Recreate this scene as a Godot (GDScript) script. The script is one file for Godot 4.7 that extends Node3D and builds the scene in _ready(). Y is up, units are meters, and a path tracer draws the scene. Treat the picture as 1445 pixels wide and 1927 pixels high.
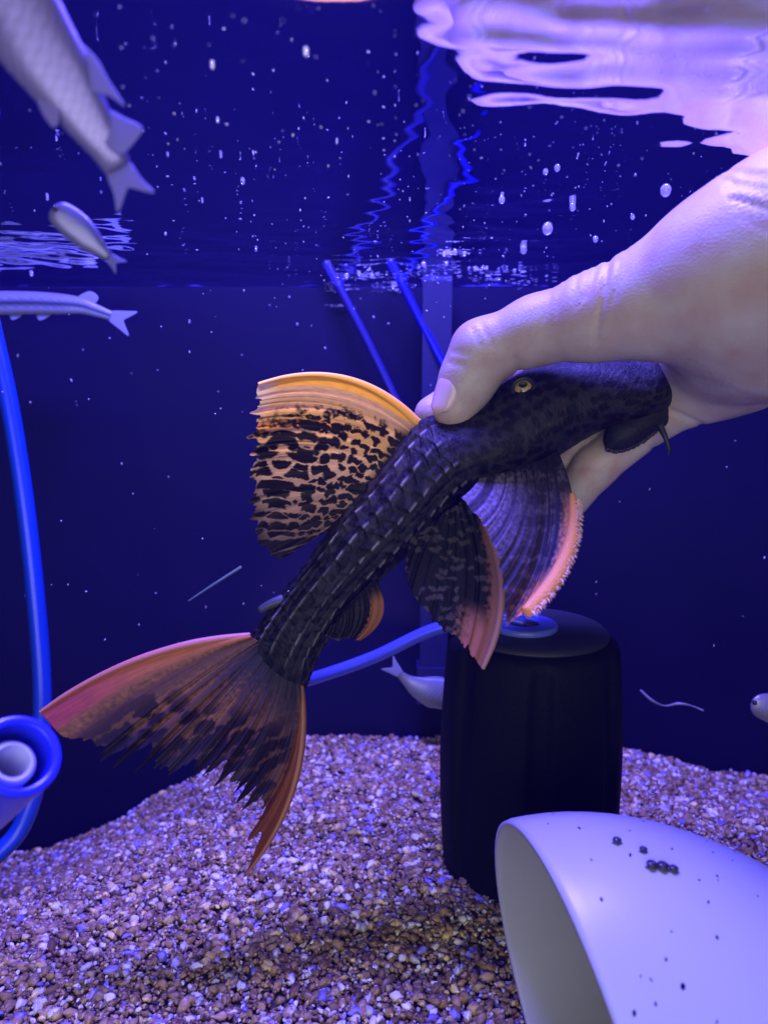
extends Node3D
# A hand holding a large armoured catfish in a blue-lit aquarium, seen from just below the water surface.

const K := 0.00072674          # metres per photo pixel at one metre: 2 tan(35 deg) / 1927
const H := 0.0895               # water surface above the camera
const BACK := 0.585            # back wall of the tank
var turn: Basis
var rng := RandomNumberGenerator.new()
var noise := FastNoiseLite.new()

# ------------------------------------------------------------------ helpers
func P(x: float, y: float, t: float) -> Vector3:          # photo pixel and depth to a point
	return turn * Vector3((x - 722.5) * K * t, (963.5 - y) * K * t, -t)

func surface_depth(x: float, y: float) -> float:
	var d := P(x, y, 1.0)
	return H / d.y if d.y > 0.01 else 9.0

func lin(r: float, g: float, b: float, a := 1.0) -> Color:
	return Color(r, g, b, a).linear_to_srgb()

func cr2(a: PackedVector2Array, u: float) -> Vector2:
	var n := a.size() - 1
	var f := clampf(u, 0.0, 1.0) * n
	var i := mini(int(f), n - 1)
	return a[i].cubic_interpolate(a[i + 1], a[maxi(i - 1, 0)], a[mini(i + 2, n)], f - i)

func cr1(a: PackedFloat32Array, u: float) -> float:
	var n := a.size() - 1
	var f := clampf(u, 0.0, 1.0) * n
	var i := mini(int(f), n - 1)
	return cubic_interpolate(a[i], a[i + 1], a[maxi(i - 1, 0)], a[mini(i + 2, n)], f - i)

func commit(v: PackedVector3Array, idx: PackedInt32Array, cols := PackedColorArray(), uvs := PackedVector2Array(), orient := true) -> ArrayMesh:
	if orient:
		var vol := 0.0
		var c0 := v[0]
		for i in range(0, idx.size(), 3):
			vol += (v[idx[i]] - c0).dot((v[idx[i + 2]] - c0).cross(v[idx[i + 1]] - c0))
		if vol < 0.0:
			for i in range(0, idx.size(), 3):
				var k := idx[i + 1]
				idx[i + 1] = idx[i + 2]
				idx[i + 2] = k
	var nrm := PackedVector3Array()
	nrm.resize(v.size())
	for i in range(0, idx.size(), 3):
		var n := (v[idx[i + 2]] - v[idx[i]]).cross(v[idx[i + 1]] - v[idx[i]])
		nrm[idx[i]] += n
		nrm[idx[i + 1]] += n
		nrm[idx[i + 2]] += n
	for i in v.size():
		nrm[i] = nrm[i].normalized() if nrm[i].length_squared() > 1e-30 else Vector3.UP
	var a := []
	a.resize(Mesh.ARRAY_MAX)
	a[Mesh.ARRAY_VERTEX] = v
	a[Mesh.ARRAY_NORMAL] = nrm
	a[Mesh.ARRAY_INDEX] = idx
	if cols.size():
		a[Mesh.ARRAY_COLOR] = cols
	if uvs.size():
		a[Mesh.ARRAY_TEX_UV] = uvs
	var m := ArrayMesh.new()
	m.add_surface_from_arrays(Mesh.PRIMITIVE_TRIANGLES, a)
	return m

func grid_index(nu: int, nv: int, wrap: bool) -> PackedInt32Array:
	var idx := PackedInt32Array()
	for i in nu - 1:
		for j in (nv if wrap else nv - 1):
			var k := (j + 1) % nv
			idx.append_array([i * nv + j, (i + 1) * nv + j, i * nv + k, i * nv + k, (i + 1) * nv + j, (i + 1) * nv + k])
	return idx

func tube(pts: PackedVector3Array, rad: PackedFloat32Array, seg := 14, steps := 0) -> ArrayMesh:
	# a swept tube with rounded-off ends; steps > 0 resamples the path smoothly
	var path := pts
	var rr := rad
	if steps:
		path = PackedVector3Array()
		rr = PackedFloat32Array()
		var n := pts.size() - 1
		for s in steps + 1:
			var f := float(s) / steps * n
			var i := mini(int(f), n - 1)
			path.append(pts[i].cubic_interpolate(pts[i + 1], pts[maxi(i - 1, 0)], pts[mini(i + 2, n)], f - i))
			rr.append(lerpf(rad[mini(i, rad.size() - 1)], rad[mini(i + 1, rad.size() - 1)], f - i))
	var m := path.size()
	var v := PackedVector3Array()
	var side := Vector3.ZERO
	for i in m:
		var d := (path[mini(i + 1, m - 1)] - path[maxi(i - 1, 0)]).normalized()
		if i == 0:
			side = d.cross(Vector3.UP if absf(d.y) < 0.9 else Vector3.RIGHT).normalized()
		side = (side - d * side.dot(d)).normalized()
		var other := d.cross(side)
		var r := rr[mini(i, rr.size() - 1)]
		var rings := [[0.0, 0.0]] if i > 0 and i < m - 1 else []
		if i == 0:
			rings = [[0.0, -0.35], [0.6, -0.3], [1.0, 0.0]]
		elif i == m - 1:
			rings = [[1.0, 0.0], [0.6, 0.3], [0.0, 0.35]]
		else:
			rings = [[1.0, 0.0]]
		for q in rings:
			for j in seg:
				var a := TAU * j / seg
				v.append(path[i] + d * (q[1] * r) + (side * cos(a) + other * sin(a)) * (r * q[0]))
	return commit(v, grid_index(v.size() / seg, seg, true))

func lathe(prof: PackedVector2Array, at: Vector3, seg := 48, axis := Basis.IDENTITY, flute = null) -> ArrayMesh:
	var v := PackedVector3Array()
	for p in prof:
		for j in seg:
			var a := TAU * j / seg
			var r := p.x
			if flute:
				r = flute.call(p.x, p.y, a)
			v.append(at + axis * Vector3(cos(a) * r, p.y, sin(a) * r))
	return commit(v, grid_index(prof.size(), seg, true))

func blob(poly: PackedVector2Array, t: float, thick: float, col = null, rings := 10) -> ArrayMesh:
	# a lens-shaped solid with the outline poly (photo pixels) at depth t
	var n := poly.size()
	var c := Vector2.ZERO
	for p in poly:
		c += p / n
	var v := PackedVector3Array()
	var cols := PackedColorArray()
	var fine := n * 4
	for k in rings * 2 + 1:
		var f := float(k) / rings - 1.0          # -1 front centre, 0 rim, 1 back centre
		var rad := sin((1.0 - absf(f)) * PI / 2.0)
		var q := cos((1.0 - absf(f)) * PI / 2.0)
		for j in fine:
			var g := float(j) / 4.0
			var i := int(g)
			var p := poly[i % n].cubic_interpolate(poly[(i + 1) % n], poly[(i - 1 + n) % n], poly[(i + 2) % n], g - i)
			var pp := c + (p - c) * rad
			var depth := t + signf(f) * thick * q
			v.append(P(pp.x, pp.y, depth))
			if col:
				cols.append(col.call(pp.x, pp.y))
	return commit(v, grid_index(rings * 2 + 1, fine, true), cols)

func part(called: String, mesh: Mesh, m: Material, parent: Node3D) -> MeshInstance3D:
	var o := MeshInstance3D.new()
	o.name = called
	o.mesh = mesh
	o.material_override = m
	parent.add_child(o, true)
	if parent != self:
		o.position = -parent.global_position
	return o

var taken := {}
func numbered(called: String) -> String:
	taken[called] = taken.get(called, -1) + 1
	return called if taken[called] == 0 else "%s_%03d" % [called, taken[called]]

func tag(o: Node3D, label: String, category: String, group := "") -> void:
	o.set_meta("label", label)
	o.set_meta("category", category)
	if group:
		o.set_meta("group", group)

func thing(called: String, at: Vector3, label: String, category: String, group := "") -> Node3D:
	var o := Node3D.new()
	o.name = numbered(called)
	add_child(o)
	o.position = at
	tag(o, label, category, group)
	return o

func structure(called: String, mesh: Mesh, m: Material) -> MeshInstance3D:
	var o := part(called, mesh, m, self)
	o.set_meta("kind", "structure")
	return o

func mat(c: Color, rough: float, metal := 0.0, spec := 0.5) -> StandardMaterial3D:
	var m := StandardMaterial3D.new()
	m.albedo_color = c
	m.roughness = rough
	m.metallic = metal
	m.metallic_specular = spec
	return m

func vmat(rough: float, metal := 0.0, spec := 0.5) -> StandardMaterial3D:
	var m := mat(Color.WHITE, rough, metal, spec)
	m.vertex_color_use_as_albedo = true
	return m

func noise_texture(freq: float, octaves: int, sd: int, size := 512, normal := false, strength := 4.0) -> NoiseTexture2D:
	var n := FastNoiseLite.new()
	n.noise_type = FastNoiseLite.TYPE_SIMPLEX_SMOOTH
	n.frequency = freq
	n.fractal_octaves = octaves
	n.seed = sd
	var t := NoiseTexture2D.new()
	t.width = size
	t.height = size
	t.seamless = true
	t.noise = n
	t.as_normal_map = normal
	t.bump_strength = strength
	return t

func hash1(a: int, b: int, c := 0) -> float:
	var n := (a * 374761393 + b * 668265263 + c * 982451653) & 0x7fffffff
	n = ((n ^ (n >> 13)) * 1274126177) & 0x7fffffff
	return float((n ^ (n >> 16)) & 0xffff) / 65535.0

func spots(x: float, y: float, cx: float, cy: float, size: float, keep: float, sd: int, stretch := 0.9) -> float:
	# irregular dark spots on a jittered grid: 1 inside a spot, 0 outside
	var wx := x + noise.get_noise_2d(x * 2.2 + sd, y * 2.2) * 8.0
	var wy := y + noise.get_noise_2d(x * 2.2, y * 2.2 + 91.0 + sd) * 8.0
	var gx := floori(wx / cx)
	var gy := floori(wy / cy)
	var best := -9.0
	for i in range(gx - 1, gx + 2):
		for j in range(gy - 1, gy + 2):
			if hash1(i, j, sd) > keep:
				continue
			var px := (i + 0.5 + (hash1(i, j, sd + 1) - 0.5) * 0.55 + (0.5 if j & 1 else 0.0)) * cx
			var py := (j + 0.5 + (hash1(i, j, sd + 2) - 0.5) * 0.5) * cy
			var st := 1.0 + hash1(i, j, sd + 3) * stretch
			var d := sqrt(pow((wx - px) / (cx * st), 2.0) + pow((wy - py) / cy, 2.0))
			best = maxf(best, size * (0.8 + 0.4 * hash1(i, j, sd + 4)) - d)
	return smoothstep(-0.05, 0.05, best)

# ------------------------------------------------------------------ setting
func setup_view() -> void:
	turn = Basis(Vector3.RIGHT, deg_to_rad(-8.4))
	noise.seed = 7
	noise.frequency = 0.02
	rng.seed = 4711
	var cam := Camera3D.new()
	cam.name = "camera"
	cam.fov = 70.0
	cam.near = 0.01
	cam.far = 10.0
	var lens := CameraAttributesPhysical.new()
	lens.frustum_focal_length = 17.138
	lens.frustum_near = 0.01
	lens.frustum_far = 10.0
	lens.frustum_focus_distance = 0.335
	lens.exposure_aperture = 6.5
	cam.attributes = lens
	cam.transform = Transform3D(turn, Vector3.ZERO)
	add_child(cam)
	cam.current = true
	var e := Environment.new()
	e.background_mode = Environment.BG_COLOR
	e.background_color = Color(0.0, 0.0, 0.0)
	e.tonemap_mode = Environment.TONE_MAPPER_LINEAR
	e.tonemap_exposure = 1.0
	e.sdfgi_enabled = true
	e.ssao_enabled = true
	e.ssil_enabled = true
	e.fog_enabled = true
	e.fog_density = 0.032
	e.fog_light_color = lin(0.12, 0.09, 1.0)
	var w := WorldEnvironment.new()
	w.name = "environment"
	w.environment = e
	add_child(w)
	# the room's white light, falling in through the front glass behind the camera
	var room := AreaLight3D.new()
	room.name = "room_light"
	room.area_size = Vector2(0.7, 0.4)
	room.light_color = lin(0.98, 0.98, 0.97)
	room.light_energy = 0.29
	room.area_range = 4.0
	room.shadow_enabled = true
	room.position = Vector3(-0.05, -0.03, 0.42)
	add_child(room)

func build_lamp() -> void:
	# the blue-violet light bar over the water
	var at := Vector3(0.0, H + 0.37, -0.35)
	var bar := thing("aquarium_light", at, "black light bar with violet glowing strip above the water", "lamp")
	var box := BoxMesh.new()
	box.size = Vector3(0.38, 0.02, 0.17)
	var o := part("housing", box, mat(lin(0.03, 0.03, 0.03), 0.5), bar)
	o.position = Vector3(0, 0.016, 0)
	var strip := BoxMesh.new()
	strip.size = Vector3(0.34, 0.006, 0.14)
	var g := mat(lin(0.7, 0.7, 0.8), 0.4)
	g.emission_enabled = true
	g.emission = lin(0.14, 0.11, 1.0)
	g.emission_energy_multiplier = 1.5
	o = part("light_strip", strip, g, bar)
	o.position = Vector3(0, 0.002, 0)
	var l := AreaLight3D.new()
	l.name = "strip_light"
	l.area_size = Vector2(0.34, 0.14)
	l.light_color = lin(0.14, 0.11, 1.0)
	l.light_energy = 19.0
	l.area_range = 4.0
	l.shadow_enabled = true
	l.rotation_degrees = Vector3(-90, 0, 0)
	l.position = Vector3(0, -0.006, 0)
	bar.add_child(l)
	# an added, unseen warm light, put in to brighten the dorsal fin's orange
	var sat := Vector3(-0.03, H + 0.25, 0.13)
	var aim := (P(570, 712, 0.31) - sat).normalized()
	var fin_helper := thing("added_fin_light", sat, "added unseen warm light aimed down at the dorsal fin", "lamp")
	var shade := CylinderMesh.new()
	shade.top_radius = 0.014
	shade.bottom_radius = 0.017
	shade.height = 0.04
	var axis := Basis(Quaternion(Vector3.DOWN, aim))
	o = part("shade", shade, mat(lin(0.03, 0.03, 0.03), 0.5), fin_helper)
	o.transform = Transform3D(axis, -aim * 0.024)
	var bead := CylinderMesh.new()
	bead.top_radius = 0.011
	bead.bottom_radius = 0.011
	bead.height = 0.003
	var wg := mat(lin(0.9, 0.85, 0.7), 0.4)
	wg.emission_enabled = true
	wg.emission = lin(1.0, 0.80, 0.52)
	wg.emission_energy_multiplier = 2.0
	o = part("lens", bead, wg, fin_helper)
	o.transform = Transform3D(axis, -aim * 0.0015)
	var sl := SpotLight3D.new()
	sl.name = "added_warm_light"
	sl.light_color = lin(1.0, 0.80, 0.55)
	sl.light_energy = 3.6
	sl.light_size = 0.011
	sl.spot_angle = 6.2
	sl.spot_angle_attenuation = 1.2
	sl.spot_range = 3.0
	sl.shadow_enabled = true
	sl.basis = Basis(Quaternion(Vector3.FORWARD, aim))
	sl.position = aim * 0.002
	fin_helper.add_child(sl)

func gravel_y(x: float, z: float) -> float:
	var d := -z
	var y := -0.262 - 0.015 * smoothstep(0.35, 0.57, d)
	y -= 0.105 * smoothstep(0.06, 0.32, -x) * smoothstep(0.28, 0.56, d)
	y -= 0.035 * smoothstep(0.14, 0.32, x) * smoothstep(0.38, 0.56, d)
	return y + noise.get_noise_2d(x * 1500.0, z * 1500.0) * 0.004

func build_setting() -> void:
	var wall := mat(lin(0.0046, 0.0022, 0.034), 0.65, 0.0, 0.3)
	wall.albedo_texture = noise_texture(0.006, 4, 3)
	wall.uv1_triplanar = true
	wall.uv1_world_triplanar = true
	wall.uv1_scale = Vector3.ONE * 1.1
	var nt := wall.albedo_texture as NoiseTexture2D
	var ramp := Gradient.new()
	ramp.colors = PackedColorArray([Color(0.72, 0.72, 0.8), Color(1, 1, 1)])
	nt.color_ramp = ramp
	for q in [["back_wall", Vector3(1.1, 0.55, 0.012), Vector3(0, H - 0.275, -BACK - 0.006)], ["left_wall", Vector3(0.012, 0.55, 0.72), Vector3(-0.47, H - 0.276, -BACK + 0.35)], ["right_wall", Vector3(0.012, 0.55, 0.72), Vector3(0.47, H - 0.276, -BACK + 0.35)]]:
		var b := BoxMesh.new()
		b.size = q[1]
		var o := structure(q[0], b, wall)
		o.position = q[2]
	# water surface, seen from below: it mirrors the tank
	var nu := 300
	var nv := 220
	var v := PackedVector3Array()
	var big := FastNoiseLite.new()
	big.seed = 11
	big.frequency = 1.0
	big.fractal_octaves = 1
	for i in nu:
		for j in nv:
			var x := lerpf(-0.464, 0.464, float(i) / (nu - 1))
			var z := lerpf(-BACK, 0.12, float(j) / (nv - 1))
			var near := lerpf(0.25 + 0.75 * smoothstep(0.0, 0.06, x), 1.6, smoothstep(0.30, 0.52, -z))
			var y := big.get_noise_2d(x * 15.0, z * 15.0) * 0.00075 + big.get_noise_2d(x * 42.0 + 50.0, z * 40.0) * 0.00032 + big.get_noise_2d(x * 22.0 + 150.0, z * 62.0) * 0.00034 + big.get_noise_2d(x * 90.0 + 9.0, z * 70.0) * 0.00010
			v.append(Vector3(x, H + y * near, z))
	var wm := mat(lin(0.85, 0.83, 1.0, 0.88), 0.03, 1.0)
	var clear := Image.create(4, 4, false, Image.FORMAT_RGBA8)
	clear.fill(Color.WHITE)
	wm.albedo_texture = ImageTexture.create_from_image(clear)
	wm.transparency = BaseMaterial3D.TRANSPARENCY_ALPHA
	structure("water", commit(v, grid_index(nu, nv, false), PackedColorArray(), PackedVector2Array(), false), wm)
	# gravel: a bed and the stones that lie on it
	nu = 120
	nv = 90
	v = PackedVector3Array()
	for i in nu:
		for j in nv:
			var x := lerpf(-0.464, 0.464, float(i) / (nu - 1))
			var z := lerpf(-BACK, -0.12, float(j) / (nv - 1))
			v.append(Vector3(x, gravel_y(x, z) - 0.0025, z))
	structure("ground", commit(v, grid_index(nu, nv, false), PackedColorArray(), PackedVector2Array(), false), mat(lin(0.12, 0.075, 0.055), 0.8))
	var gm := vmat(0.38, 0.0, 0.5)
	for variant in 4:
		var st := SphereMesh.new()
		st.radius = 1.0
		st.height = 2.0
		st.radial_segments = 9
		st.rings = 5
		var arr := st.get_mesh_arrays()
		var sv: PackedVector3Array = arr[Mesh.ARRAY_VERTEX]
		for i in sv.size():
			var p := sv[i]
			var k := 1.0 + noise.get_noise_3d(p.x * 40.0 + variant * 77.0, p.y * 40.0, p.z * 40.0) * 0.75
			sv[i] = p * k * Vector3(1.0, 0.72, 0.85)
		var sm := commit(sv, arr[Mesh.ARRAY_INDEX])
		var mm := MultiMesh.new()
		mm.transform_format = MultiMesh.TRANSFORM_3D
		mm.use_colors = true
		mm.mesh = sm
		mm.instance_count = 36000
		for i in mm.instance_count:
			var x := rng.randf_range(-0.45, 0.45)
			var z := -rng.randf_range(0.17, BACK - 0.004)
			var s := rng.randf_range(0.0007, 0.0014)
			var lift := rng.randf_range(-0.0014, 0.0012)
			if rng.randf() < 0.09:
				s = rng.randf_range(0.0015, 0.0028)
				lift = 0.0008
			var b := Basis.from_euler(Vector3(rng.randf_range(-0.6, 0.6), rng.randf() * TAU, rng.randf_range(-0.6, 0.6))).scaled_local(Vector3(s * rng.randf_range(0.9, 1.6), s, s))
			mm.set_instance_transform(i, Transform3D(b, Vector3(x, gravel_y(x, z) + lift, z)))
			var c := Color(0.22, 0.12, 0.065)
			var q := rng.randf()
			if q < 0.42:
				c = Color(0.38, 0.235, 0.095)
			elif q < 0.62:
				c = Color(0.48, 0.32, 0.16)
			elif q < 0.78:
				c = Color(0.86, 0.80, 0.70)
			elif q < 0.82:  # violet: blue lens fringes and glints painted in as grain colour
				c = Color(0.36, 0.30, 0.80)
			elif q < 0.90:  # gold: hints at yellow lens fringes, put into the grain colour
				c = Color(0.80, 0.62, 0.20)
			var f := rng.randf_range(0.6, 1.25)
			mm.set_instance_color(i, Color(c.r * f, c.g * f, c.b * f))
		var mi := MultiMeshInstance3D.new()
		mi.name = "gravel" if variant == 0 else "gravel_%03d" % variant
		mi.multimesh = mm
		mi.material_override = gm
		add_child(mi)
		tag(mi, "brown and pale gravel covering the tank floor", "gravel")
		mi.set_meta("kind", "stuff")

# ------------------------------------------------------------------ the catfish
var U_LINE := PackedVector2Array([Vector2(1268, 706), Vector2(1238, 676), Vector2(1190, 668), Vector2(1120, 668), Vector2(1060, 676), Vector2(1000, 693), Vector2(945, 722), Vector2(895, 752), Vector2(845, 772), Vector2(800, 788), Vector2(765, 822), Vector2(720, 880), Vector2(674, 936), Vector2(634, 978), Vector2(590, 1040), Vector2(545, 1098), Vector2(511, 1142), Vector2(486, 1178), Vector2(466, 1212), Vector2(446, 1262)])
var L_LINE := PackedVector2Array([Vector2(1272, 738), Vector2(1262, 768), Vector2(1215, 792), Vector2(1150, 803), Vector2(1105, 823), Vector2(1065, 848), Vector2(1030, 868), Vector2(985, 892), Vector2(930, 910), Vector2(890, 928), Vector2(860, 950), Vector2(822, 990), Vector2(782, 1030), Vector2(742, 1068), Vector2(700, 1105), Vector2(658, 1148), Vector2(626, 1192), Vector2(600, 1236), Vector2(580, 1286), Vector2(556, 1340)])
var WIDE := PackedFloat32Array([0.014, 0.021, 0.025, 0.028, 0.030, 0.032, 0.033, 0.033, 0.033, 0.032, 0.031, 0.029, 0.026, 0.023, 0.0195, 0.0165, 0.0135, 0.011, 0.0075, 0.0022])
var body_v: PackedVector3Array

func build_catfish() -> void:
	var fish := thing("catfish", P(760, 960, 0.345), "large black armoured catfish with spotted orange-edged fins, gripped in the hand", "fish")
	var nu := 440
	var nv := 208
	var v := PackedVector3Array()
	var cols := PackedColorArray()
	for i in nu:
		var u := float(i) / (nu - 1)
		var t := 0.338 + 0.004 * sin(u * PI)
		var pu := P(cr2(U_LINE, u).x, cr2(U_LINE, u).y, t)
		var pl := P(cr2(L_LINE, u).x, cr2(L_LINE, u).y, t)
		var c := (pu + pl) * 0.5
		var up := (pu - pl) * 0.5
		var near := -c.normalized()
		var w := cr1(WIDE, u)
		var round_off := 1.0
		if u < 0.035:
			round_off = sqrt(maxf(0.0004, 1.0 - pow(1.0 - u / 0.035, 2.0)))
		if u > 0.95:
			round_off = sqrt(maxf(0.0004, 1.0 - pow((u - 0.95) / 0.05, 2.0)))
		var plated := smoothstep(0.43, 0.50, u) * (1.0 - smoothstep(0.90, 0.96, u))
		for j in nv:
			var a := TAU * j / nv
			var ca := cos(a)
			var sa := sin(a)
			var x := signf(ca) * pow(absf(ca), 0.88)
			var y := signf(sa) * pow(absf(sa), 0.92)
			var n := (up.normalized() * sa + near * ca).normalized()
			var psi := rad_to_deg(asin(sa))
			var q := (84.0 - psi) / 27.0
			var row := floori(q)
			var b := 2.0 * (q - row) - 1.0
			var al := fposmod(19.0 * (u - 0.43) / 0.57 + 0.5 * (row & 1) - absf(b) * 0.28 + 0.35 * noise.get_noise_2d(row * 333.0, u * 700.0), 1.0)
			var h := 0.0
			var keel := exp(-pow(b / 0.2, 2.0))
			if plated > 0.0 and row >= 0 and row < 6:
				h = plated * (0.00085 * al * (1.0 - 0.4 * b * b) + 0.0008 * keel * (0.35 + 0.65 * al) - 0.0005 * smoothstep(0.78, 1.0, absf(b)) + 0.00022 * noise.get_noise_2d(u * 2500.0 + row * 40.0, b * 900.0) * al)
				h *= lerpf(1.0, 0.75, u)
			h += noise.get_noise_3d(u * 5200.0, a * 260.0, 3.0) * 0.00030 + maxf(0.0, noise.get_noise_3d(u * 16000.0, a * 900.0, 9.0) - 0.25) * 0.0006 * (1.0 - 0.5 * plated)
			# bony brow over the eye, cheek swelling
			h += 0.0012 * exp(-pow((u - 0.29) / 0.05, 2.0) - pow((psi - 62.0) / 13.0, 2.0)) * (1.0 - plated)
			v.append(c + (up * y + near * (w * x * (1.0 - 0.13 * sa))) * round_off + n * h)
			var s := spots(u * 1150.0, psi * 1.6, 26.0, 24.0, 0.40, 0.95, 21, 0.4)
			var f := 0.0210 + 0.010 * noise.get_noise_2d(u * 900.0, psi * 3.0)
			f *= lerpf(1.0, 0.35, s)
			var col := Color(f * 1.06, f * 0.95, f * 0.90)
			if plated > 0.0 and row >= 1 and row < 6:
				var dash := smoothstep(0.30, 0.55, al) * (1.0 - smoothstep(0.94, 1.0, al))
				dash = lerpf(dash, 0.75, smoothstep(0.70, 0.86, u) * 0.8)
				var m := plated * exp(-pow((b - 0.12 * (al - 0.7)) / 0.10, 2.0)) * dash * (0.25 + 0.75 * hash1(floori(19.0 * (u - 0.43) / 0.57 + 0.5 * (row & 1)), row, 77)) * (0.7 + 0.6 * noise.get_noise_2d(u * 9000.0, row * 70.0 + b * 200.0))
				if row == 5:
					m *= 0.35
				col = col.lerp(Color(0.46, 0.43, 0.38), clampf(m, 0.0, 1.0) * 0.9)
			cols.append(col)
	body_v = v
	var bm := vmat(0.55, 0.0, 0.32)
	bm.normal_enabled = true
	bm.normal_texture = noise_texture(0.05, 3, 5, 512, true, 6.0)
	bm.normal_scale = 0.7
	bm.uv1_triplanar = true
	bm.uv1_scale = Vector3(26, 60, 26)
	part("body", commit(v, grid_index(nu, nv, true), cols), bm, fish)
	build_head(fish, bm)
	build_fins(fish)

func on_body(px: float, py: float) -> Vector3:
	# the point of the near flank that shows at that pixel
	var best := 1e9
	var out := Vector3.ZERO
	var want := P(px, py, 1.0).normalized()
	for p in body_v:
		var d := p.normalized().distance_squared_to(want)
		if d < 4e-6:
			d = 4e-6 + p.length() * 1e-6
		if d < best:
			best = d
			out = p
	return out

func build_head(fish: Node3D, skin: Material) -> void:
	# eye: gold iris with a dark crescent pupil, set in a raised socket
	var ep := on_body(985, 728)
	var out := (-ep.normalized() * 0.88 + turn * Vector3(-0.12, 0.40, 0)).normalized()
	var side := out.cross(Vector3.UP).normalized()
	var up := side.cross(out)
	var r := 0.0043
	var v := PackedVector3Array()
	var cols := PackedColorArray()
	for i in 26:
		var th := PI * 0.55 * i / 25.0
		for j in 40:
			var a := TAU * j / 40.0
			v.append(ep + (out * (cos(th) * 0.8 - 0.35) + (side * cos(a) + up * sin(a)) * sin(th)) * r)
			var q := Vector2(cos(a), sin(a)) * sin(th)
			var c := Color(0.46, 0.33, 0.10) * (0.8 + 0.35 * noise.get_noise_2d(q.x * 90.0, q.y * 90.0))
			if q.length() > 0.86:
				c = Color(0.012, 0.01, 0.01)
			var e := Vector2(q.x, q.y - 0.22)
			var d := Vector2(e.x / 0.44, e.y / 0.40).length()
			if d < 1.0:
				c = Color(0.008, 0.008, 0.008)
				if e.y > -0.02 and Vector2(e.x / 0.30, (e.y - 0.12) / 0.24).length() < 1.0:
					c = Color(0.10, 0.095, 0.07)
			if absf(q.x - 0.12) < 0.13 and q.y < -0.35:
				c = c.lerp(Color(0.03, 0.025, 0.02), 0.8)
			cols.append(Color(c.r, c.g, c.b))
	part("eye", commit(v, grid_index(26, 40, true), cols, PackedVector2Array(), false), vmat(0.18), fish)
	v = PackedVector3Array()
	for i in 40:
		var a := TAU * i / 40.0
		for j in 12:
			var b := TAU * j / 12.0
			var d := side * cos(a) + up * sin(a)
			v.append(ep - out * 0.0002 + d * (r * 1.08 + cos(b) * 0.0011) + out * sin(b) * 0.0012)
	var idx := grid_index(40, 12, true)
	for j in 12:
		idx.append_array([39 * 12 + j, j, 39 * 12 + (j + 1) % 12, 39 * 12 + (j + 1) % 12, j, (j + 1) % 12])
	var dark := mat(lin(0.016, 0.015, 0.016), 0.5)
	part("eye_socket", commit(v, idx), dark, fish)
	# sucker mouth under the snout, with a fringed lower lip
	var lip := PackedVector2Array()
	var edge := [Vector2(1150, 792), Vector2(1137, 812), Vector2(1134, 832), Vector2(1142, 846), Vector2(1160, 850), Vector2(1178, 846), Vector2(1196, 838), Vector2(1212, 828), Vector2(1228, 816), Vector2(1242, 806), Vector2(1258, 798), Vector2(1268, 776), Vector2(1266, 742), Vector2(1230, 745), Vector2(1190, 768)]
	for p in edge:
		lip.append(p)
	var lipmesh := blob(lip, 0.334, 0.012, func(x, y): return Color(1, 1, 1) * (0.018 + 0.008 * noise.get_noise_2d(x * 6.0, y * 6.0)), 12)
	var mouth := part("mouth", lipmesh, skin, fish)
	var fringe := SurfaceTool.new()
	fringe.begin(Mesh.PRIMITIVE_TRIANGLES)
	for k in 46:
		var f := float(k) / 45.0
		var e := cr2(PackedVector2Array([Vector2(1142, 845), Vector2(1160, 849), Vector2(1178, 845), Vector2(1196, 837), Vector2(1212, 827), Vector2(1228, 815), Vector2(1240, 806)]), f)
		var bump := SphereMesh.new()
		bump.radius = 0.00075
		bump.height = 0.0022
		bump.radial_segments = 8
		bump.rings = 4
		for dz in [-0.0022, 0.0, 0.0024]:
			fringe.append_from(bump, 0, Transform3D(Basis(Vector3.BACK, rng.randf_range(-0.3, 0.5)), P(e.x + rng.randf_range(-2, 2), e.y + rng.randf_range(-2, 1.5), 0.333 + dz)))
	part("lip_fringe", fringe.commit(), dark, mouth)
	part("barbel", tube(PackedVector3Array([P(1222, 776, 0.330), P(1240, 800, 0.327), P(1252, 825, 0.325), P(1258, 845, 0.325), P(1256, 857, 0.326)]), PackedFloat32Array([0.0024, 0.0016, 0.0011, 0.0008, 0.0004]), 10, 24), dark, fish)
	# bony hook of the adipose fin
	part("adipose_fin", tube(PackedVector3Array([P(556, 1122, 0.338), P(530, 1130, 0.335), P(508, 1138, 0.334), P(490, 1148, 0.334)]), PackedFloat32Array([0.0034, 0.0028, 0.0022, 0.0018]), 12, 16), mat(lin(0.05, 0.05, 0.06), 0.5), fish)

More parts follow.
